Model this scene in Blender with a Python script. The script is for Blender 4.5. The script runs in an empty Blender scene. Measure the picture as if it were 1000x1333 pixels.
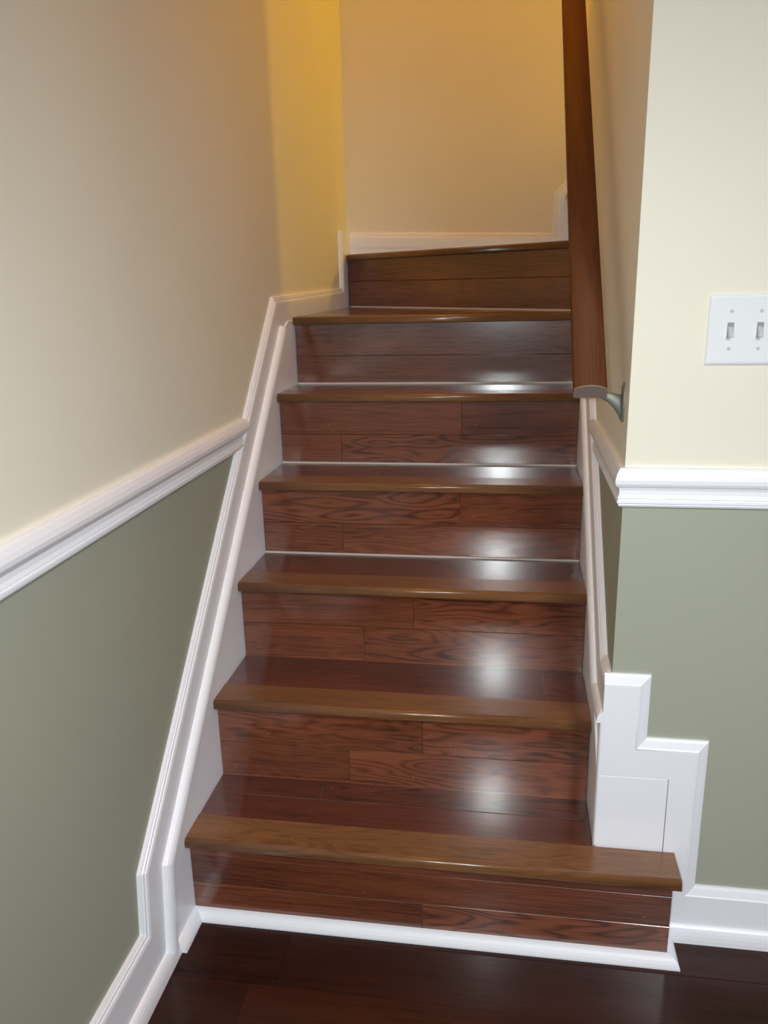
import bpy, bmesh, math, random
from mathutils import Vector, Matrix

random.seed(7)
S = bpy.context.scene
COL = S.collection

# ------------------------------------------------------------------ camera
cam_data = bpy.data.cameras.new('camera')
cam = bpy.data.objects.new('camera', cam_data)
COL.objects.link(cam)
CAM = Vector((0.6463, -1.3494, 1.2999))
YAW, PITCH, ROLL = 0.1589, 0.2801, -0.0232
fwd = Vector((-math.sin(YAW) * math.cos(PITCH), math.cos(YAW) * math.cos(PITCH), -math.sin(PITCH)))
rgt = Vector((math.cos(YAW), math.sin(YAW), 0))
upv = rgt.cross(fwd)
r2 = rgt * math.cos(ROLL) + upv * math.sin(ROLL)
u2 = upv * math.cos(ROLL) - rgt * math.sin(ROLL)
m = Matrix((r2, u2, -fwd)).transposed().to_4x4()
m.translation = CAM
cam.matrix_world = m
cam_data.sensor_fit = 'VERTICAL'
cam_data.sensor_height = 36.0
cam_data.lens = 36.0 * 1048.66 / 1333.0
cam_data.clip_start = 0.02
S.camera = cam

# ------------------------------------------------------------------ light
W = bpy.data.worlds.new('world')
S.world = W
W.use_nodes = True
W.node_tree.nodes['Background'].inputs[0].default_value = (0.80, 0.92, 1.0, 1)
W.node_tree.nodes['Background'].inputs[1].default_value = 0.15
S.view_settings.view_transform = 'Standard'
S.view_settings.look = 'None'
S.view_settings.gamma = 1.0
S.view_settings.use_curve_mapping = False
S.view_settings.exposure = 0.0
S.cycles.blur_glossy = 0.1


def lamp(name, kind, loc, energy, color, size, target=None, **kw):
    d = bpy.data.lights.new(name, kind)
    d.energy = energy
    d.color = color
    if kind in ('POINT', 'SPOT'):
        d.shadow_soft_size = size
    else:
        d.size = size
    for k, v in kw.items():
        setattr(d, k, v)
    o = bpy.data.objects.new(name, d)
    COL.objects.link(o)
    o.location = loc
    if target is not None:
        o.rotation_euler = (Vector(target) - Vector(loc)).to_track_quat('-Z', 'Y').to_euler()
    return o


# the flash beside the lens of the phone that took the picture
lamp('camera_flash', 'SPOT', CAM + u2 * 0.015 - r2 * 0.05, 43.0, (0.91, 0.98, 1.0), 0.012,
     CAM + fwd * 2 + r2 * 0.15 - u2 * 0.12, spot_size=math.radians(105), spot_blend=1.0)
# ceiling lamp of the lower room, behind the photographer
lamp('ceiling_lamp', 'AREA', (1.6, -2.4, 2.44), 86.0, (0.91, 0.92, 0.97), 0.45, (1.6, -2.4, 0))
# warm bulb on the upper flight, round the corner to the right
lamp('hall_bulb', 'POINT', (2.5, 2.02, 2.6), 48.0, (1.0, 0.63, 0.01), 0.06)
# warm ceiling lamp high over the winder
lamp('stairwell_lamp', 'POINT', (0.45, 1.15, 4.3), 26.0, (1.0, 0.38, 0.03), 0.12)

# ------------------------------------------------------------------ dimensions
H = 0.20          # rise
D = 0.2142        # run
NOSE = 0.0216     # overhang
NT = 0.022        # nosing thickness
SW = 0.8284       # stair width
FZ = -0.006       # floor level
XL = -0.020       # left wall surface
XR = 0.848        # inner wall of the stairwell
YF = 0.080        # wall facing the camera
YB = 2.030        # back wall
YE = 1.36         # far end of the inner wall
RAIL_LO, RAIL_HI = 0.904, 0.975


# ------------------------------------------------------------------ materials
def srgb(r, g, b):
    f = lambda c: (c / 255 / 12.92) if c / 255 <= 0.04045 else ((c / 255 + 0.055) / 1.055) ** 2.4
    return (f(r), f(g), f(b), 1)


def new_mat(name):
    mt = bpy.data.materials.new(name)
    mt.use_nodes = True
    nt = mt.node_tree
    return mt, nt, nt.nodes['Principled BSDF']


def N(nt, t, **kw):
    n = nt.nodes.new(t)
    for k, v in kw.items():
        setattr(n, k, v)
    return n


def math_node(nt, op, a, b=None):
    n = N(nt, 'ShaderNodeMath', operation=op)
    for i, v in enumerate((a, b)):
        if v is None:
            continue
        if isinstance(v, (int, float)):
            n.inputs[i].default_value = v
        else:
            nt.links.new(v, n.inputs[i])
    return n.outputs[0]


def paint(name, col, rough, bump=0.02, scale=380.0, var=0.04):
    mt, nt, b = new_mat(name)
    tc = N(nt, 'ShaderNodeTexCoord')
    n1 = N(nt, 'ShaderNodeTexNoise')
    n1.inputs['Scale'].default_value = scale
    n1.inputs['Detail'].default_value = 2
    nt.links.new(tc.outputs['Object'], n1.inputs['Vector'])
    n2 = N(nt, 'ShaderNodeTexNoise')
    n2.inputs['Scale'].default_value = 3.0
    n2.inputs['Detail'].default_value = 3
    nt.links.new(tc.outputs['Object'], n2.inputs['Vector'])
    mix = N(nt, 'ShaderNodeMix', data_type='RGBA')
    c = srgb(*col)
    mix.inputs[6].default_value = tuple(x * (1 - var) for x in c[:3]) + (1,)
    mix.inputs[7].default_value = tuple(min(1, x * (1 + var)) for x in c[:3]) + (1,)
    nt.links.new(n2.outputs[0], mix.inputs[0])
    nt.links.new(mix.outputs[2], b.inputs['Base Color'])
    b.inputs['Roughness'].default_value = rough
    if bump:
        bp = N(nt, 'ShaderNodeBump')
        bp.inputs['Strength'].default_value = bump
        bp.inputs['Distance'].default_value = 0.002
        nt.links.new(n1.outputs[0], bp.inputs['Height'])
        nt.links.new(bp.outputs[0], b.inputs['Normal'])
    return mt


def wood(name, dark, light, rough, axis='x', line=1.0, specks=True, coat=0.9, crough=0.15):
    """Stained oak: contour lines of a stretched noise give the cathedral figure,
    a very stretched one gives the pores.  Object colour: R seed, G tone, B figure."""
    mt, nt, b = new_mat(name)
    tc = N(nt, 'ShaderNodeTexCoord')
    oi = N(nt, 'ShaderNodeObjectInfo')
    sc = N(nt, 'ShaderNodeSeparateColor')
    nt.links.new(oi.outputs['Color'], sc.inputs[0])
    seed, tone, fig = sc.outputs
    sp = N(nt, 'ShaderNodeSeparateXYZ')
    nt.links.new(tc.outputs['Object'], sp.inputs[0])
    al = {'x': 0, 'y': 1, 'z': 2}[axis]
    others = [i for i in range(3) if i != al]
    across = math_node(nt, 'ADD', sp.outputs[others[0]], sp.outputs[others[1]])
    along = sp.outputs[al]

    def vec(ka, kc, ks):
        c = N(nt, 'ShaderNodeCombineXYZ')
        nt.links.new(math_node(nt, 'ADD', math_node(nt, 'MULTIPLY', along, ka), math_node(nt, 'MULTIPLY', seed, 53.0)), c.inputs[0])
        nt.links.new(math_node(nt, 'ADD', math_node(nt, 'MULTIPLY', across, kc), math_node(nt, 'MULTIPLY', seed, 17.0)), c.inputs[1])
        nt.links.new(math_node(nt, 'MULTIPLY', seed, ks), c.inputs[2])
        return c.outputs[0]

    def noise(v, detail, dist=0.0):
        n = N(nt, 'ShaderNodeTexNoise')
        n.inputs['Scale'].default_value = 1.0
        n.inputs['Detail'].default_value = detail
        n.inputs['Distortion'].default_value = dist
        nt.links.new(v, n.inputs['Vector'])
        return n.outputs[0]

    big = noise(vec(2.1, 12.0, 9.0), 2.2, 0.12)          # cathedral figure
    straight = noise(vec(0.8, 30.0, 5.0), 1.5, 0.1)
    f1 = math_node(nt, 'SINE', math_node(nt, 'ADD', math_node(nt, 'MULTIPLY', big, 105.0),
                                        math_node(nt, 'MULTIPLY', straight, 4.0)))
    f2 = math_node(nt, 'SINE', math_node(nt, 'MULTIPLY', straight, 48.0))
    mixl = N(nt, 'ShaderNodeMix', data_type='FLOAT')
    nt.links.new(fig, mixl.inputs[0])
    nt.links.new(f2, mixl.inputs[2])
    nt.links.new(f1, mixl.inputs[3])
    lines = math_node(nt, 'POWER', math_node(nt, 'MULTIPLY_ADD', mixl.outputs[0], 0.5), 2.6)
    lines.node.inputs[0].links[0].from_node.inputs[2].default_value = 0.5
    fib = noise(vec(14.0, 520.0, 3.0), 3.0)
    cloud = noise(vec(2.5, 7.0, 31.0), 3.0)
    # combined factor: 0 dark .. 1 light
    fac = math_node(nt, 'ADD', math_node(nt, 'MULTIPLY', math_node(nt, 'SUBTRACT', fib, 0.5), 0.9), 0.55)
    fac = math_node(nt, 'ADD', fac, math_node(nt, 'MULTIPLY', math_node(nt, 'SUBTRACT', cloud, 0.5), 0.7))
    lw = math_node(nt, 'MULTIPLY', math_node(nt, 'MULTIPLY_ADD', fig, 0.31 * line), 1.0)
    lw.node.inputs[0].links[0].from_node.inputs[2].default_value = 0.12 * line
    fac = math_node(nt, 'SUBTRACT', fac, math_node(nt, 'MULTIPLY', lines, lw))
    fac = math_node(nt, 'ADD', fac, math_node(nt, 'MULTIPLY', math_node(nt, 'SUBTRACT', tone, 0.5), 0.8))
    mix = N(nt, 'ShaderNodeMix', data_type='RGBA')
    mix.clamp_factor = True
    mix.inputs[6].default_value = srgb(*dark)
    mix.inputs[7].default_value = srgb(*light)
    nt.links.new(fac, mix.inputs[0])
    colour = mix.outputs[2]
    if specks:
        vo = N(nt, 'ShaderNodeTexVoronoi')
        vo.inputs['Scale'].default_value = 34.0
        nt.links.new(tc.outputs['Object'], vo.inputs['Vector'])
        near = math_node(nt, 'LESS_THAN', vo.outputs['Distance'], 0.045)
        s2 = N(nt, 'ShaderNodeSeparateColor')
        nt.links.new(vo.outputs['Color'], s2.inputs[0])
        pick = math_node(nt, 'MULTIPLY', near, math_node(nt, 'GREATER_THAN', s2.outputs[0], 0.72))
        mx = N(nt, 'ShaderNodeMix', data_type='RGBA')
        nt.links.new(math_node(nt, 'MULTIPLY', pick, 0.45), mx.inputs[0])
        nt.links.new(colour, mx.inputs[6])
        mx.inputs[7].default_value = srgb(190, 165, 140)
        colour = mx.outputs[2]
    nt.links.new(colour, b.inputs['Base Color'])
    b.inputs['Roughness'].default_value = rough
    b.inputs['Coat Weight'].default_value = coat
    b.inputs['Coat Roughness'].default_value = crough
    b.inputs['Specular IOR Level'].default_value = 0.16
    b.inputs['Coat IOR'].default_value = 1.74
    wav = N(nt, 'ShaderNodeTexNoise')
    wav.inputs['Scale'].default_value = 26.0
    nt.links.new(tc.outputs['Object'], wav.inputs['Vector'])
    hgt = math_node(nt, 'ADD', math_node(nt, 'MULTIPLY', wav.outputs[0], 1.0), math_node(nt, 'MULTIPLY', fib, 0.10))
    bp = N(nt, 'ShaderNodeBump')
    bp.inputs['Strength'].default_value = 0.10
    bp.inputs['Distance'].default_value = 0.004
    nt.links.new(hgt, bp.inputs['Height'])
    nt.links.new(bp.outputs[0], b.inputs['Normal'])
    return mt


def metal(name, col, rough):
    mt, nt, b = new_mat(name)
    b.inputs['Base Color'].default_value = srgb(*col)
    b.inputs['Metallic'].default_value = 0.6
    tc = N(nt, 'ShaderNodeTexCoord')
    n = N(nt, 'ShaderNodeTexNoise')
    n.inputs['Scale'].default_value = 220
    nt.links.new(tc.outputs['Object'], n.inputs['Vector'])
    mr = N(nt, 'ShaderNodeMapRange')
    mr.inputs['To Min'].default_value = rough * 0.8
    mr.inputs['To Max'].default_value = rough * 1.2
    nt.links.new(n.outputs[0], mr.inputs['Value'])
    nt.links.new(mr.outputs[0], b.inputs['Roughness'])
    return mt


CREAM = paint('cream_paint', (236, 230, 212), 0.62)
SAGE = paint('sage_paint', (166, 168, 150), 0.62)
WHITE = paint('white_trim_paint', (243, 243, 248), 0.34, bump=0.006, scale=160, var=0.015)
CEIL = paint('ceiling_paint', (235, 232, 222), 0.8)
PLASTIC = paint('white_plastic', (236, 238, 240), 0.28, bump=0.0, var=0.005)
SHADEP = paint('grey_plastic', (196, 198, 198), 0.4, bump=0.0, var=0.01)
SLOT = paint('slot_grey', (150, 150, 150), 0.6, bump=0.0, var=0.01)
CAULK = paint('caulk', (196, 184, 174), 0.5, bump=0.01, var=0.05)
OAK = wood('stained_oak', (50, 21, 12), (146, 81, 51), 0.34)
OAKT = wood('stained_oak_tread', (46, 18, 11), (118, 58, 38), 0.34)
NOSEM = wood('stained_oak_nosing', (76, 46, 25), (142, 97, 60), 0.28, line=0.7, coat=0.45, crough=0.24)
RAILM = wood('stained_oak_rail', (72, 36, 14), (112, 64, 32), 0.6, axis='y', line=0.6, specks=False, coat=0.0)
FLOORM = wood('dark_laminate', (20, 8, 6), (68, 31, 20), 0.34, line=1.2, specks=False, coat=0.12)
ENDM = paint('painted_end_sheen', (128, 112, 106), 0.5, bump=0.05, scale=600, var=0.1)  # light glancing off the varnished rail end, put into the colour as grey
BACKING = paint('dark_backing', (38, 20, 14), 0.8, bump=0.0)
NICKEL = metal('brushed_nickel', (138, 140, 130), 0.55)


# ------------------------------------------------------------------ helpers
def link(name, bm, mat, parent=None, origin=None, rot=None, seed=None, tone=0.5, fig=0.5, smooth=False):
    bmesh.ops.recalc_face_normals(bm, faces=bm.faces[:])
    if smooth:
        for f in bm.faces:
            f.smooth = True
    me = bpy.data.meshes.new(name)
    bm.to_mesh(me)
    bm.free()
    o = bpy.data.objects.new(name, me)
    for mm in (mat if isinstance(mat, (list, tuple)) else [mat]):
        me.materials.append(mm)
    COL.objects.link(o)
    if parent is not None:
        o.parent = parent
    if origin is not None:
        po = Vector((0, 0, 0))
        q = parent
        while q is not None:
            po += q.location
            q = q.parent
        o.location = Vector(origin) - po
        if rot:
            o.rotation_euler = (0, 0, rot)
        else:
            for v in me.vertices:
                v.co -= Vector(origin)
    o.color = (random.random() if seed is None else seed, tone, fig, 1)
    return o


def empty(name, loc=(0, 0, 0)):
    o = bpy.data.objects.new(name, None)
    o.empty_display_size = 0.05
    COL.objects.link(o)
    o.location = loc
    return o


def struct(o):
    o['kind'] = 'structure'
    return o


def add_box(bm, x0, x1, y0, y1, z0, z1, bev=0.0):
    vs = [bm.verts.new(p) for p in ((x0, y0, z0), (x1, y0, z0), (x1, y1, z0), (x0, y1, z0),
                                    (x0, y0, z1), (x1, y0, z1), (x1, y1, z1), (x0, y1, z1))]
    fs = [bm.faces.new([vs[i] for i in q]) for q in
          ((0, 3, 2, 1), (4, 5, 6, 7), (0, 1, 5, 4), (1, 2, 6, 5), (2, 3, 7, 6), (3, 0, 4, 7))]
    if bev:
        es = list({e for f in fs for e in f.edges})
        bmesh.ops.bevel(bm, geom=es, offset=bev, segments=1, profile=0.5, affect='EDGES')
    return fs


def box(name, mat, b, bev=0.0, parent=None, **kw):
    bm = bmesh.new()
    add_box(bm, *b, bev=bev)
    c = ((b[0] + b[1]) / 2, (b[2] + b[3]) / 2, (b[4] + b[5]) / 2)
    return link(name, bm, mat, parent, origin=c, **kw)


def prism(pts, lo, hi, mp, bev=0.0):
    """Extrude a 2-D polygon between two depths; mp(a, b, t) gives the 3-D point."""
    bm = bmesh.new()
    A = [bm.verts.new(mp(a, b, lo)) for a, b in pts]
    B = [bm.verts.new(mp(a, b, hi)) for a, b in pts]
    bm.faces.new(A)
    top = bm.faces.new(B)
    n = len(pts)
    for i in range(n):
        bm.faces.new((A[i], A[(i + 1) % n], B[(i + 1) % n], B[i]))
    if bev:
        bmesh.ops.bevel(bm, geom=list(top.edges), offset=bev, segments=1, profile=0.5, affect='EDGES')
    return bm


def sweep(path, prof, mp, side, m0=None, m1=None):
    """Mitred moulding, one bmesh per straight piece.  path: 2-D points, prof: (s, t) with s
    measured inward from the path and t away from the wall, side: +1 when inward is left."""
    P = [Vector(p) for p in path]
    dirs = [(P[i + 1] - P[i]).normalized() for i in range(len(P) - 1)]
    nor = [Vector((-d.y, d.x)) * side for d in dirs]
    mit = []
    for i in range(len(P)):
        if i == 0:
            mit.append(Vector(m0) if m0 else nor[0])
        elif i == len(P) - 1:
            mit.append(Vector(m1) if m1 else nor[-1])
        else:
            a, b = nor[i - 1], nor[i]
            mit.append((a + b) / (1 + a.dot(b)))
    out = []
    for i in range(len(P) - 1):
        bm = bmesh.new()
        r0 = [bm.verts.new(mp(*(P[i] + mit[i] * s), t)) for s, t in prof]
        r1 = [bm.verts.new(mp(*(P[i + 1] + mit[i + 1] * s), t)) for s, t in prof]
        k = len(prof)
        for j in range(k):
            bm.faces.new((r0[j], r0[(j + 1) % k], r1[(j + 1) % k], r1[j]))
        bm.faces.new(r0)
        bm.faces.new(r1)
        out.append(bm)
    return out


def clip(poly, p, n):
    """Part of a convex polygon on the side of p that n points to."""
    out = []
    for i in range(len(poly)):
        a, b = Vector(poly[i]), Vector(poly[(i + 1) % len(poly)])
        da, db = (a - Vector(p)).dot(Vector(n)), (b - Vector(p)).dot(Vector(n))
        if da >= 0:
            out.append(tuple(a))
        if (da > 0 > db) or (da < 0 < db):
            out.append(tuple(a + (b - a) * da / (da - db)))
    return out


# maps from (along, height, off the wall) to the room
left_map = lambda a, b, t: (XL + t, a, b)
inner_map = lambda a, b, t: (XR - t, a, b)
front_map = lambda a, b, t: (a, YF - t, b)
back_map = lambda a, b, t: (a, YB - t, b)
flat_map = lambda a, b, t: (a, b, t)

# ------------------------------------------------------------------ walls, floor, ceilings
ROOM_Y = -3.4
ROOM_X = 2.9


def two_tone(name, faces_hi, faces_lo):
    bm = bmesh.new()
    for b in faces_hi:
        for f in add_box(bm, *b):
            f.material_index = 0
    for b in faces_lo:
        for f in add_box(bm, *b):
            f.material_index = 1
    return struct(link(name, bm, [CREAM, SAGE]))


SPLIT = 0.94
TOP = 4.6
two_tone('wall_left', [(XL - 0.1, XL, ROOM_Y, 0.60, SPLIT, TOP), (XL - 0.1, XL, 0.60, YB + 0.1, FZ - 0.03, TOP)],
         [(XL - 0.1, XL, ROOM_Y, 0.60, FZ - 0.03, SPLIT)])
# wall with the switch, facing the camera, starting at the corner of the stairwell
two_tone('wall_right', [(XR + 0.11, ROOM_X, YF, YF + 0.11, SPLIT, TOP)], [(XR + 0.11, ROOM_X, YF, YF + 0.11, FZ - 0.03, SPLIT)])
# wall along the flight (its end is the corner the camera sees)
two_tone('wall_inner', [(XR, XR + 0.11, YF, YE, SPLIT, TOP), (XR, XR + 0.11, 0.66, YE, FZ - 0.03, SPLIT)],
         [(XR, XR + 0.11, YF, 0.66, FZ - 0.03, SPLIT)])
bm = bmesh.new()
add_box(bm, XL, 1.02, YB, YB + 0.1, FZ - 0.03, TOP)  # right end cut short out of view, shaped for the hall bulb's light
struct(link('wall_back', bm, CREAM))
# far wall of the upper flight and partition behind the inner wall
bm = bmesh.new()
add_box(bm, XR + 0.11, 3.6, YE - 0.11, YE, FZ - 0.03, TOP)
struct(link('wall_upper_flight', bm, CREAM))
bm = bmesh.new()
add_box(bm, 1.02, 3.6, 2.95, 3.05, FZ - 0.03, TOP)
add_box(bm, 0.92, 1.02, YB + 0.1, 3.05, FZ - 0.03, TOP)
add_box(bm, 3.6, 3.7, YE - 0.11, 3.05, FZ - 0.03, TOP)
struct(link('wall_added_hall', bm, CREAM))  # unseen hall, added so the hall bulb's light falls past the back wall
bm = bmesh.new()
add_box(bm, XL - 0.1, ROOM_X, ROOM_Y, YF + 0.11, 2.50, 2.60)
struct(link('ceiling', bm, CEIL))
bm = bmesh.new()
add_box(bm, XL - 0.1, 3.7, YF, 3.05, TOP, TOP + 0.1)
struct(link('ceiling_stairwell', bm, CEIL))

bm = bmesh.new()
add_box(bm, XL - 0.1, ROOM_X, ROOM_Y, YF + 0.11, FZ - 0.04, FZ - 0.009)
floor = struct(link('floor', bm, BACKING))
PW = 0.127
row = 0
y1 = 0.096
while y1 > ROOM_Y + 0.05:
    y0 = y1 - PW
    x = XL - [0.98, 0.55, 1.02, 0.35, 0.80][row % 5] if row != 1 else XL - 0.97
    while x < ROOM_X - 0.02:
        xa, xb = max(x, XL), min(x + 1.21, ROOM_X)
        if xb - xa > 0.02:
            box('floor_plank', FLOORM, (xa + 0.0004, xb - 0.0004, y0 + 0.0004, y1 - 0.0004, FZ - 0.009, FZ - (0.0, 0.0003)[row % 2]),
                parent=floor, tone=random.uniform(0.36, 0.62), fig=random.uniform(0.1, 0.5))
        x += 1.21
    y1 = y0
    row += 1

# ------------------------------------------------------------------ mouldings
CAP = [(0, 0), (0, 0.0065), (0.0025, 0.0085), (0.0055, 0.0075), (0.0065, 0.0100), (0.0095, 0.0110),
       (0.0125, 0.0100), (0.0140, 0.0125), (0.0180, 0.0140), (0.0215, 0.0145)]


def base_prof(wd):
    return CAP + [(wd, 0.0145), (wd, 0)]


def bead_prof(s0, s1, t0, t1):
    c = []
    w, h = s1 - s0, t1 - t0
    for k in range(6):
        a = math.pi / 2 * k / 5
        c.append((s0 + w * (1 - math.cos(a)) * 0.8, t0 + h * math.sin(a)))
    return [(s0, t0)] + c[1:] + [(s1, t0 + h), (s1, t0)]


def shoe_prof(s0, s1, t0, t1):
    """quarter round, rounded towards the room and upwards"""
    c = []
    for k in range(7):
        a = math.pi / 2 * k / 6
        c.append((s1 - (s1 - s0) * math.cos(a), t0 + (t1 - t0) * math.sin(a)))
    return [(s1, t0)] + c


# ---- left wall: baseboard, skirt that climbs with the stairs
SLOPE = H / D
OUT0 = 0.497 - 0.001                      # outer edge height of the slope at y = 0.073
zline = lambda y: OUT0 + 0.930 * (y - 0.073)
BBT = 0.130                               # top of the floor baseboard (left)
KY0, KY1 = -0.205, -0.190                 # foot and knee of the skirt
KZ1 = zline(KY1)
TOPZ = 1.262
TOPY = 0.073 + (TOPZ - OUT0) / 0.930
VY = 1.845
mit0 = None
d0, d1 = Vector((1, 0)), (Vector((KY1, KZ1)) - Vector((KY0, BBT))).normalized()
n0, n1 = Vector((0, -1)), Vector((d1.y, -d1.x))
corner = (n0 + n1) / (1 + n0.dot(n1))

bl = struct(empty('baseboard_left', (XL, KY0, FZ)))


def place(bms, name, mat, parent, **kw):
    for b in bms:
        xs = [v.co for v in b.verts]
        c = sum(xs, Vector()) / len(xs)
        link(name, b, mat, parent, origin=c, **kw)


wd = BBT - FZ
place(sweep([(ROOM_Y, BBT), (KY0, BBT)], base_prof(wd), left_map, -1, m1=corner), 'board', WHITE, bl)
place(sweep([(ROOM_Y, BBT), (KY0, BBT)], shoe_prof(wd - 0.036, wd, 0.0145, 0.030), left_map, -1, m1=corner), 'shoe_molding', WHITE, bl)

tl = struct(empty('trim_1', (XL, KY0, FZ)))
SKW = 0.098
path = [(KY0, BBT), (KY1, KZ1), (TOPY, TOPZ), (VY, TOPZ + 0.012), (VY, 1.487)]
place(sweep(path, base_prof(SKW), left_map, -1, m0=corner), 'board', WHITE, tl)
place(sweep([(KY0 - 0.0127, 0.030)] + path[1:2] + [(0.872, zline(0.872))], bead_prof(0.077, SKW + 0.001, 0.0145, 0.031), left_map, -1), 'bead', WHITE, tl)
# flat filler between the sloped bead and the steps
fill = [(-0.125, FZ), (-0.112, 0.19), (0.94, 1.165), (1.00, 1.19), (1.10, 1.19), (1.10, FZ)]
c0 = prism(fill, 0.0, 0.0187, left_map)
place([c0], 'filler_board', WHITE, tl)
place([prism([(1.101, 1.10), (VY + 0.02, 1.10), (VY + 0.02, 1.20), (1.101, 1.20)], 0.0, 0.0130, left_map)], 'filler_board', WHITE, tl)
place([prism([(VY + 0.05, 1.10), (YB, 1.10), (YB, 1.487), (VY + 0.05, 1.487)], 0.0, 0.0140, left_map)], 'filler_board', WHITE, tl)

# ---- inner wall: the same skirt, mirrored
tr = struct(empty('trim_2', (XR, YF, FZ)))
LEV = 0.575
LY = 0.073 + (LEV - OUT0) / 0.930
ipath = [(YF + 0.0005, LEV), (LY, LEV), (TOPY, TOPZ), (YE - 0.02, TOPZ + 0.006)]
place(sweep(ipath, base_prof(SKW), inner_map, -1), 'board', WHITE, tr)
place(sweep([(YF - 0.0140, LEV), (LY, LEV), (TOPY - 0.01, zline(TOPY - 0.01))], bead_prof(0.077, SKW + 0.001, 0.0145, 0.026), inner_map, -1), 'bead', WHITE, tr)
ifill = [(YF - 0.008, FZ), (YF - 0.008, 0.50), (YF, 0.50), (LY, 0.50), (0.94, 1.17), (YE - 0.02, 1.19), (YE - 0.02, FZ)]
place([prism(ifill, 0.0, 0.0140, inner_map)], 'filler_board', WHITE, tr)
ifill2 = [(YF, FZ), (YF, 0.36), (0.94, 1.16), (1.02, 1.19), (1.10, 1.19), (1.10, FZ)]
place([prism(ifill2, 0.0140, 0.0187, inner_map)], 'filler_board', WHITE, tr)

# ---- wall facing the camera: stepped skirt and baseboard
tf = struct(empty('trim_3', (XR, YF, FZ)))
place(sweep([(YF - 0.0145, 0.20), (YF - 0.0145, LEV - 0.076)], bead_prof(0.0, 0.012, 0.0145, 0.0200), inner_map, -1), 'bead', WHITE, tr)
FB = 0.116
SX0 = XR - 0.0145
st = [(SX0, 0.577), (0.919, 0.577), (0.919, 0.444), (1.033, 0.444), (1.033, FB), (ROOM_X, FB)]
CAPF = [(0, 0), (0, 0.0050), (0.0040, 0.0075), (0.0170, 0.0130), (0.0190, 0.0145), (0.0210, 0.0145), (0.0210, 0)]
pieces = sweep(st, CAPF, front_map, -1)
place(pieces[:4], 'cap_molding', WHITE, tf)
e = 0.0210
place([prism([(SX0, 0.577 - e), (0.919 - e, 0.577 - e), (0.919 - e, 0.444 - e), (1.033 - e, 0.444 - e),
              (1.033 - e, FZ), (0.9645, FZ), (0.9645, 0.3625), (SX0, 0.3625)], 0, 0.0145, front_map, bev=0.0006)], 'board', WHITE, tf)
place([prism([(SX0, FZ), (0.9630, FZ), (0.9630, 0.3610), (SX0, 0.3610)], 0, 0.0140, front_map, bev=0.0009)], 'panel', WHITE, tf)
br = struct(empty('baseboard_right', (1.033, YF, FZ)))
place(pieces[4:], 'cap_molding', WHITE, br)
place([prism([(1.033 - e, FZ), (ROOM_X, FZ), (ROOM_X, FB - e), (1.033 - e, FB - e)], 0, 0.0143, front_map)], 'board', WHITE, br)
place(sweep([(0.986, FB), (ROOM_X, FB)], shoe_prof(FB - FZ - 0.036, FB - FZ, 0.0145, 0.029), front_map, -1), 'shoe_molding', WHITE, br)

# ---- back wall: baseboard on the winder tread, stepping up to the right
bb = struct(empty('baseboard_back', (0, YB, 1.4)))
bpath = [(XL, 1.487), (0.797, 1.460), (0.797, 1.606), (0.94, 1.74), (1.015, 1.805)]
place(sweep(bpath, base_prof(0.055), back_map, -1), 'board', WHITE, bb)
place([prism([(XL, 1.38), (1.015, 1.38), (1.015, 1.76), (0.94, 1.70), (0.85, 1.60), (0.85, 1.43), (XL, 1.45)], 0, 0.0125, back_map)], 'filler_board', WHITE, bb)

# ---- chair rails
CR = [(0.0, 0.0), (0.0, 0.010), (0.004, 0.0135), (0.012, 0.0175), (0.020, 0.0200), (0.027, 0.0195), (0.032, 0.0165),
      (0.0345, 0.0120), (0.040, 0.0095), (0.048, 0.0100), (0.054, 0.0130), (0.0565, 0.0105), (0.0585, 0.0135),
      (0.0625, 0.0140), (0.0645, 0.0105), (0.0665, 0.0110), (0.0700, 0.0085), (0.0710, 0.0)]
t4 = struct(empty('trim_4', (XL, -0.5, RAIL_LO)))
place(sweep([(ROOM_Y, RAIL_HI), (0.578, RAIL_HI)], CR, left_map, -1), 'chair_rail', WHITE, t4)
t5 = struct(empty('trim_5', (XR, YF, RAIL_LO)))


def sweep_plan(path, prof, side):
    """horizontal moulding round corners: path in plan, profile (down, out)"""
    P = [Vector(p) for p in path]
    dirs = [(P[i + 1] - P[i]).normalized() for i in range(len(P) - 1)]
    nor = [Vector((-d.y, d.x)) * side for d in dirs]
    mit = [nor[0]] + [(nor[i - 1] + nor[i]) / (1 + nor[i - 1].dot(nor[i])) for i in range(1, len(P) - 1)] + [nor[-1]]
    out = []
    for i in range(len(P) - 1):
        bm = bmesh.new()
        rows = []
        for k in (i, i + 1):
            rows.append([bm.verts.new((*(P[k] + mit[k] * t), RAIL_HI - s)) for s, t in prof])
        n = len(prof)
        for j in range(n):
            bm.faces.new((rows[0][j], rows[0][(j + 1) % n], rows[1][(j + 1) % n], rows[1][j]))
        bm.faces.new(rows[0])
        bm.faces.new(rows[1])
        out.append(bm)
    return out


CR2 = [(s, t * 0.85) for s, t in CR]
place(sweep_plan([(XR, 0.625), (XR, YF), (ROOM_X, YF)], CR2, -1), 'chair_rail', WHITE, t5)

# ------------------------------------------------------------------ staircase
stair = empty('staircase', (SW / 2, 0, FZ))
stair['label'] = 'dark stained oak staircase climbing between white skirt boards'
stair['category'] = 'staircase'

RT = 0.012      # plank thickness


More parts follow.
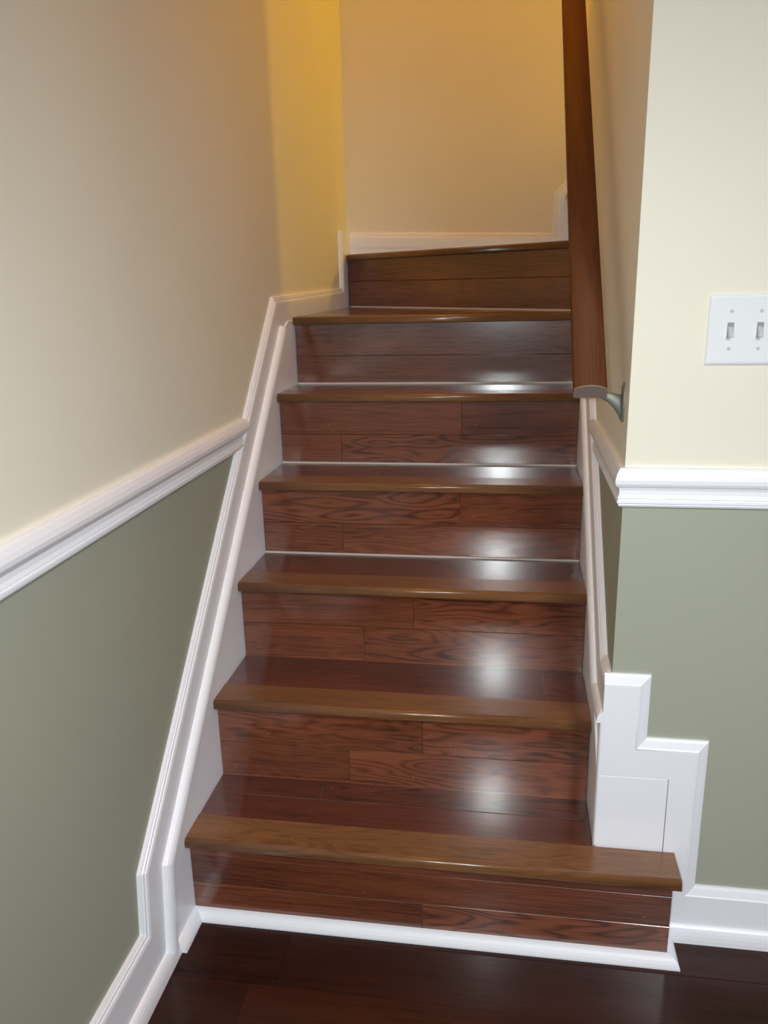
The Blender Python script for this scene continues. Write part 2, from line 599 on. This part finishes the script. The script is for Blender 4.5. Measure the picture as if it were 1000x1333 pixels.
def nosing_bm(x0, x1, y0, y1, z1, th=NT):
    """board with a rounded front edge along x"""
    prof = [(y1, z1), (y1, z1 - th)]
    rb, rt = 0.004, 0.0095                       # eased lower edge, rounder upper edge
    for k in range(4):
        a = math.pi / 2 * k / 3
        prof.append((y0 + rb - rb * math.sin(a), z1 - th + rb - rb * math.cos(a)))
    for k in range(7):
        a = math.pi / 2 * k / 6
        prof.append((y0 + rt - rt * math.cos(a), z1 - rt + rt * math.sin(a)))
    bm = bmesh.new()
    A = [bm.verts.new((x0, a, b)) for a, b in prof]
    B = [bm.verts.new((x1, a, b)) for a, b in prof]
    n = len(prof)
    for i in range(n):
        f = bm.faces.new((A[i], A[(i + 1) % n], B[(i + 1) % n], B[i]))
        if 2 <= i <= n - 2:
            f.smooth = True
    bm.faces.new(A)
    bm.faces.new(B)
    return bm


def riser(i, x1, rows, z_lo=None):
    """rows: from the top down, (share of height, joints [x], [(tone, fig, seed) per plank])"""
    y = (i - 1) * D
    z0 = (i - 1) * H if z_lo is None else z_lo
    z1 = i * H - NT
    core = box('riser', BACKING, (0.0, x1, y + RT, y + RT + 0.02, z0, z1), parent=stair)
    z = z1
    for share, joints, looks in rows:
        zb = z - share * (z1 - z0)
        xs = [0.0] + joints + [x1]
        for k in range(len(xs) - 1):
            tone, fig, seed = looks[k]
            box('riser_plank', OAK, (xs[k] + (0.0003 if k else 0), xs[k + 1] - 0.0003, y, y + RT, zb + 0.0005, z - 0.0005),
                bev=0.0005, parent=core, tone=tone, fig=fig, seed=seed)
        z = zb
    return core


def tread(i, x1, planks, nose_x1=None, nose_y1=0.062):
    y = (i - 1) * D
    yb = i * D + RT
    z1 = i * H
    core = box('tread', BACKING, (0.0, SW, y + 0.005, yb + 0.02, z1 - NT - 0.018, z1 - NT), parent=stair)
    nx = nose_x1 or SW
    o = link('nosing', nosing_bm(0.0, nx, y - NOSE, y + nose_y1, z1), NOSEM, core,
             origin=(nx / 2, y, z1 - NT / 2), tone=0.55, fig=[0.25, 0.55, 0.3, 0.2][i % 4] if i > 1 else 0.75, seed=0.13 * i % 1)
    ya = y + nose_y1
    n = len(planks)
    for k, (joints, looks) in enumerate(planks):
        yb2 = ya + (yb - (y + nose_y1)) / n
        xs = [0.0] + joints + [x1]
        for j in range(len(xs) - 1):
            tone, fig, seed = looks[j]
            box('tread_plank', OAKT, (xs[j] + (0.0003 if j else 0), xs[j + 1] - 0.0003, ya + 0.0006, yb2 - 0.0006, z1 - NT, z1 - 0.0010),
                bev=0.0010, parent=core, tone=tone, fig=fig, seed=seed)
        ya = yb2
    return core


# px joints of the photograph turned into metres on each riser
riser(1, 0.974, [(0.17, [], [(0.34, 0.1, 0.31)]), (0.38, [], [(0.26, 0.15, 0.62)]),
                 (0.45, [0.49], [(0.34, 0.2, 0.11), (0.56, 1.0, 0.27)])], z_lo=FZ)
riser(2, SW, [(0.52, [0.470], [(0.48, 0.75, 0.83), (0.56, 0.95, 0.17)]), (0.48, [0.303], [(0.40, 0.45, 0.52), (0.64, 0.9, 0.71)])])
riser(3, SW, [(0.50, [0.427], [(0.46, 0.15, 0.05), (0.50, 0.8, 0.37)]), (0.50, [0.305], [(0.42, 0.3, 0.44), (0.54, 0.85, 0.93)])])
riser(4, SW, [(0.52, [0.525], [(0.60, 1.0, 0.21), (0.52, 0.6, 0.66)]), (0.48, [0.215], [(0.48, 0.6, 0.77), (0.58, 0.75, 0.33)])])
riser(5, SW, [(0.53, [0.515], [(0.44, 0.15, 0.58), (0.40, 0.2, 0.14)]), (0.47, [0.175], [(0.44, 0.2, 0.88), (0.50, 0.9, 0.41)])])
riser(6, SW, [(0.53, [], [(0.30, 0.45, 0.23)]), (0.47, [], [(0.36, 0.2, 0.69)])])

tread(1, SW, [([], [(0.40, 0.15, 0.29)]), ([0.245], [(0.42, 0.3, 0.50), (0.50, 0.9, 0.81)])], nose_x1=0.985)
tread(2, SW, [([0.735], [(0.40, 0.5, 0.19), (0.52, 0.8, 0.35)])])
tread(3, SW, [([0.72], [(0.36, 0.2, 0.46), (0.46, 0.6, 0.07)])])
tread(4, SW, [([0.30], [(0.34, 0.2, 0.72), (0.38, 0.3, 0.15)])])
tread(5, SW, [([], [(0.38, 0.2, 0.90)])])

# winder tread 6: straight front, back edge on the slanted riser 7
A7, B7 = (0.0, 1.955), (SW, 1.205)
y6 = 5 * D
core6 = link('tread', prism([(0.0, y6 + 0.005), (SW, y6 + 0.005), (SW, B7[1] + 0.02), (0.0, A7[1] + 0.02)],
                            1.2 - NT - 0.018, 1.2 - NT, flat_map), BACKING, stair, origin=(SW / 2, y6, 1.17))
link('nosing', nosing_bm(0.0, SW, y6 - NOSE, y6 + 0.062, 1.2), NOSEM, core6, origin=(SW / 2, y6, 1.19), tone=0.5, fig=0.2, seed=0.4)
dvec = (Vector(B7) - Vector(A7)).normalized()
nvec = Vector((dvec.y, -dvec.x))                    # towards the camera
if nvec.y > 0:
    nvec = -nvec
ya = y6 + 0.062
k = 0
while ya < A7[1]:
    yb = min(ya + 0.118, A7[1] + 0.01)
    poly = clip([(0.0, ya + 0.0006), (SW - 0.001, ya + 0.0006), (SW - 0.001, yb - 0.0006), (0.0, yb - 0.0006)],
                Vector(A7) - nvec * 0.01, nvec)
    if len(poly) >= 3:
        cx = sum(p[0] for p in poly) / len(poly)
        cy = sum(p[1] for p in poly) / len(poly)
        link('tread_plank', prism(poly, 1.2 - NT, 1.199, flat_map, bev=0.0008), OAKT, core6, origin=(cx, cy, 1.19),
             tone=[0.44, 0.52, 0.40, 0.5][k % 4], fig=[0.3, 0.5, 0.2][k % 3], seed=0.17 * k + 0.05)
    ya = yb
    k += 1

# slanted riser 7 built along local x, then turned
L7 = (Vector(B7) - Vector(A7)).length
ang = math.atan2(dvec.y, dvec.x)


def slanted(name, mat, bm, parent, z, **kw):
    for v in bm.verts:                       # cut both ends flush with the side walls
        v.co.x += v.co.y * math.tan(ang)
    o = link(name, bm, mat, parent, **kw)
    po = Vector((0, 0, 0))
    q = parent
    while q is not None:
        po += q.location
        q = q.parent
    o.location = Vector((A7[0], A7[1], z)) - po
    o.rotation_euler = (0, 0, ang)
    return o


def lbox(x0, x1, y0, y1, z0, z1, bev=0.0008):
    bm = bmesh.new()
    add_box(bm, x0, x1, y0, y1, z0, z1, bev)
    return bm


core7 = link('riser', prism([A7, B7, (B7[0], B7[1] + 0.05), (A7[0], A7[1] + 0.05)], 1.2, 1.4 - NT, flat_map), BACKING, stair,
             origin=(0.4, 1.6, 1.3))
slanted('riser_plank', OAK, lbox(0.0, L7, -RT, 0, 0.0985, 0.2 - NT), core7, 1.2, tone=0.36, fig=0.15, seed=0.36)
slanted('riser_plank', OAK, lbox(0.0, L7, -RT, 0, 0.0, 0.0975), core7, 1.2, tone=0.36, fig=0.25, seed=0.57)
t7 = [A7, B7, (XR - 0.002, 1.35), (XR - 0.002, YB - 0.013), (0.0, YB - 0.013)]
core7t = link('tread', prism([(p[0], p[1] + 0.006) if j < 2 else p for j, p in enumerate(t7)], 1.4 - NT - 0.012, 1.4 - NT, flat_map), BACKING, stair, origin=(0.5, 1.7, 1.37))
# nosing of the winder, turned with the riser
bm = nosing_bm(0.0, L7, -NOSE - RT, 0.05, 0.2)
slanted('nosing', NOSEM, bm, core7t, 1.2, tone=0.3, fig=0.2, seed=0.8)
back = -nvec
u_ = 0.05
k = 0
while u_ < 0.62:
    p0 = Vector(A7) + back * (u_ + 0.0006)
    p1 = Vector(A7) + back * (u_ + 0.118)
    poly = clip(clip(t7, p0, back), p1, -back)
    if len(poly) >= 3:
        c = [sum(p[j] for p in poly) / len(poly) for j in (0, 1)]
        link('tread_plank', prism(poly, 1.4 - NT, 1.399, flat_map), OAKT, core7t, origin=(c[0], c[1], 1.39), tone=0.45, fig=0.3, seed=0.21 * k)
    u_ += 0.1186
    k += 1
# first steps of the upper flight, turning right behind the inner wall
for k in range(2):
    xk = XR + 0.012 + k * D
    z0 = 1.4 + k * H
    c8 = box('riser', BACKING, (xk + RT, xk + RT + 0.02, YE + 0.002, YB - 0.014, z0, z0 + H - NT), parent=stair)
    box('riser_plank', OAK, (xk, xk + RT, YE + 0.002, YB - 0.014, z0, z0 + H - NT), parent=c8, tone=0.45, fig=0.2)
    c9 = box('tread', NOSEM, (xk - NOSE, xk + D + RT, YE + 0.002, YB - 0.014, z0 + H - NT, z0 + H), bev=0.006, parent=stair, tone=0.5, fig=0.2)

bm = bmesh.new()
add_box(bm, XR + 0.012 + 2 * D + RT + 0.002, 3.6, YE, 2.95, 1.70, 1.80)
struct(link('floor_upper', bm, FLOORM))

# light caulk lines where the upper risers meet the treads
for i, x1 in ((4, SW), (5, SW), (6, SW)):
    y = (i - 1) * D
    z0 = (i - 1) * H
    box('caulk_line', CAULK, (0.0, x1, y - 0.0025, y + 0.001, z0 - 0.001, z0 + 0.0035), parent=stair)
for i in (2, 3):
    y = (i - 1) * D
    z0 = (i - 1) * H
    box('caulk_line', OAK, (0.0, SW, y - 0.0012, y + 0.001, z0 - 0.001, z0 + 0.0012), parent=stair, tone=0.8)
slanted('caulk_line', CAULK, lbox(0.0, L7 - 0.01, -RT - 0.0025, -RT, -0.001, 0.0035, 0), stair, 1.2)

# white quarter round at the foot of the first riser, with a short return on both ends
sm = [(0.0, 0.0), (0.0, 0.022), (0.006, 0.0215), (0.011, 0.0195), (0.016, 0.0155), (0.0195, 0.010), (0.0215, 0.004), (0.0215, 0.0)]


def shoe_plan(path, side):
    P = [Vector(p) for p in path]
    dirs = [(P[i + 1] - P[i]).normalized() for i in range(len(P) - 1)]
    nor = [Vector((-d.y, d.x)) * side for d in dirs]
    mit = [nor[0]] + [(nor[i - 1] + nor[i]) / (1 + nor[i - 1].dot(nor[i])) for i in range(1, len(P) - 1)] + [nor[-1]]
    out = []
    for i in range(len(P) - 1):
        bm = bmesh.new()
        rows = [[bm.verts.new((*(P[q] + mit[q] * a), FZ + b)) for a, b in sm] for q in (i, i + 1)]
        n = len(sm)
        for j in range(n):
            bm.faces.new((rows[0][j], rows[0][(j + 1) % n], rows[1][(j + 1) % n], rows[1][j]))
        bm.faces.new(rows[0])
        bm.faces.new(rows[1])
        out.append(bm)
    return out


place(shoe_plan([(-0.0012, -0.104), (-0.0012, 0.0), (0.9745, 0.0), (0.9745, 0.050)], -1), 'shoe_molding', WHITE, stair)
# end panel of the first step beside the wall
box('end_panel', OAK, (0.9605, 0.9735, RT + 0.0005, 0.063, FZ, H - NT), parent=stair, tone=0.45, fig=0.2)

# ------------------------------------------------------------------ handrail on the inner wall
RY0, RZ0 = 0.105, 1.093          # lower end, underside
RX = 0.784
rail = empty('handrail', (XR, 0.15, 1.08))
rail['label'] = 'stained wooden handrail running up beside the right stairwell wall'
rail['category'] = 'handrail'
ra = math.atan2(H, D)
RW, RH = 0.0285, 0.040


def rail_profile(sx=1.0):
    pts = [(-RW * 0.90, 0.0), (RW * 0.90, 0.0), (RW, 0.003), (RW, 0.021)]
    c0 = math.radians(50)
    for k in range(11):
        a = c0 + (math.pi - 2 * c0) * k / 10
        pts.append((RW * 0.97 * math.cos(a) / math.cos(c0), 0.0235 + 0.0085 * (math.sin(a) - math.sin(c0)) / (1 - math.sin(c0))))
    return pts + [(-RW, 0.021), (-RW, 0.003)]


def rail_bm(a0, a1, grow=1.0):
    bm = bmesh.new()
    rows = []
    for a in (a0, a1):
        rows.append([bm.verts.new((x * grow, a, z)) for x, z in rail_profile()])
    n = len(rows[0])
    for j in range(n):
        f = bm.faces.new((rows[0][j], rows[0][(j + 1) % n], rows[1][(j + 1) % n], rows[1][j]))
        f.smooth = 4 <= j <= 13
    bm.faces.new(rows[0])
    bm.faces.new(rows[1])
    return bm


def at_rail(name, bm, mat, parent, **kw):
    o = link(name, bm, mat, parent, **kw)
    po = Vector((0, 0, 0))
    q = parent
    while q is not None:
        po += q.location
        q = q.parent
    o.location = Vector((RX, RY0, RZ0)) - po
    o.rotation_euler = (ra, 0, 0)
    return o


RL = 1.48
at_rail('rail', rail_bm(0.003, RL), RAILM, rail, tone=0.5, fig=0.15, seed=0.47)
o = at_rail('rail_end', rail_bm(0.0, 0.003), ENDM, rail)  # thin end slice of the rail that carries the painted sheen
o['label'] = 'lower end of the handrail with grey sheen painted in'


def bracket(y, z):
    """flared arm from under the rail to an upright plate on the wall"""
    b = empty('bracket', (0, 0, 0))
    b.parent = rail
    b.location = Vector((XR, y, z)) - rail.location
    # plate: slim pointed oval on the wall
    bm = bmesh.new()
    n = 20
    ring = []
    for t, g in ((0.0, 1.0), (-0.003, 1.0), (-0.0045, 0.86)):
        ring.append([bm.verts.new((t, 0.0155 * g * math.cos(2 * math.pi * q / n),
                                   0.036 * g * math.sin(2 * math.pi * q / n))) for q in range(n)])
    for a in range(2):
        for q in range(n):
            bm.faces.new((ring[a][q], ring[a][(q + 1) % n], ring[a + 1][(q + 1) % n], ring[a + 1][q]))
    bm.faces.new(ring[0])
    bm.faces.new(ring[-1])
    link('wall_plate', bm, NICKEL, b)
    for sz in (-0.025, 0.025):
        bm = bmesh.new()
        bmesh.ops.create_cone(bm, cap_ends=True, segments=12, radius1=0.0035, radius2=0.0026, depth=0.0022,
                              matrix=Matrix.Translation((-0.0052, 0, sz)) @ Matrix.Rotation(-math.pi / 2, 4, 'Y'))
        link('screw', bm, NICKEL, b)
    # arm: sections from the plate to the rail, narrowing then spreading into a saddle
    bm = bmesh.new()
    secs = [(-0.0044, -0.010, 0.0085, 0.024), (-0.010, -0.004, 0.0075, 0.019), (-0.018, 0.003, 0.0065, 0.0135),
            (-0.028, 0.0095, 0.0060, 0.0095), (-0.040, 0.0140, 0.0060, 0.0070), (-0.052, 0.0155, 0.0080, 0.0045), (-0.080, 0.0160, 0.0100, 0.0030)]
    rows = []
    for dx, dz, ry, rz in secs:
        rows.append([bm.verts.new((dx, ry * math.cos(2 * math.pi * q / 14), dz + rz * math.sin(2 * math.pi * q / 14))) for q in range(14)])
    for a in range(len(rows) - 1):
        for q in range(14):
            f = bm.faces.new((rows[a][q], rows[a][(q + 1) % 14], rows[a + 1][(q + 1) % 14], rows[a + 1][q]))
            f.smooth = True
    bm.faces.new(rows[0])
    bm.faces.new(rows[-1])
    link('arm', bm, NICKEL, b)


bracket(0.140, 1.080)
bracket(0.140 + 1.03, 1.080 + 1.03 * SLOPE + 0.004)

# ------------------------------------------------------------------ double light switch
sx, sz = 1.0240, 1.2085
sw = empty('light_switch', (sx, YF, sz))
sw['label'] = 'white double toggle light switch plate on the cream wall at right'
sw['category'] = 'light switch'
bm = bmesh.new()
hw, hh = 0.058, 0.0572
rows = []
for dx, t in ((0.0, 0.0), (0.0, 0.0020), (0.0022, 0.0042), (0.0050, 0.0054)):
    a, b = hw - dx, hh - dx
    r = 0.003
    ring = []
    for cx, cz, a0 in ((a - r, b - r, 0), (-a + r, b - r, 90), (-a + r, -b + r, 180), (a - r, -b + r, 270)):
        for k in range(4):
            an = math.radians(a0 + 30 * k)
            ring.append(bm.verts.new((cx + r * math.cos(an), -t, cz + r * math.sin(an))))
    rows.append(ring)
n = len(rows[0])
for a in range(3):
    for q in range(n):
        bm.faces.new((rows[a][q], rows[a][(q + 1) % n], rows[a + 1][(q + 1) % n], rows[a + 1][q]))
bm.faces.new(rows[0])
bm.faces.new(rows[-1])
link('plate', bm, PLASTIC, sw)
for dx, up in ((-0.0315 + 0.0085, 1), (0.0315 - 0.0085, 1)):
    bm = bmesh.new()
    add_box(bm, dx - 0.0052, dx + 0.0052, -0.0058, -0.0050, -0.0122, 0.0122, 0.0002)
    op = link('toggle_opening', bm, SLOT, sw)
    bm = bmesh.new()
    vs = []
    for t, w_, z0_, z1_ in ((-0.0056, 0.0040, -0.0105, 0.0060), (-0.0160, 0.0032, -0.0115, -0.0060)):
        vs.append([bm.verts.new((dx + a * w_, t, z)) for a, z in ((-1, z0_), (1, z0_), (1, z1_), (-1, z1_))])
    for q in range(4):
        bm.faces.new((vs[0][q], vs[0][(q + 1) % 4], vs[1][(q + 1) % 4], vs[1][q]))
    bm.faces.new(vs[0])
    bm.faces.new(vs[1])
    bmesh.ops.bevel(bm, geom=bm.edges[:], offset=0.0008, segments=2, profile=0.5, affect='EDGES')
    link('toggle', bm, SHADEP, sw)
    for z in (-0.0302, 0.0302):
        bm = bmesh.new()
        bmesh.ops.create_cone(bm, cap_ends=True, segments=14, radius1=0.0031, radius2=0.0022, depth=0.0014,
                              matrix=Matrix.Translation((dx, -0.0058, z)) @ Matrix.Rotation(math.pi / 2, 4, 'X'))
        link('screw', bm, SHADEP, sw)
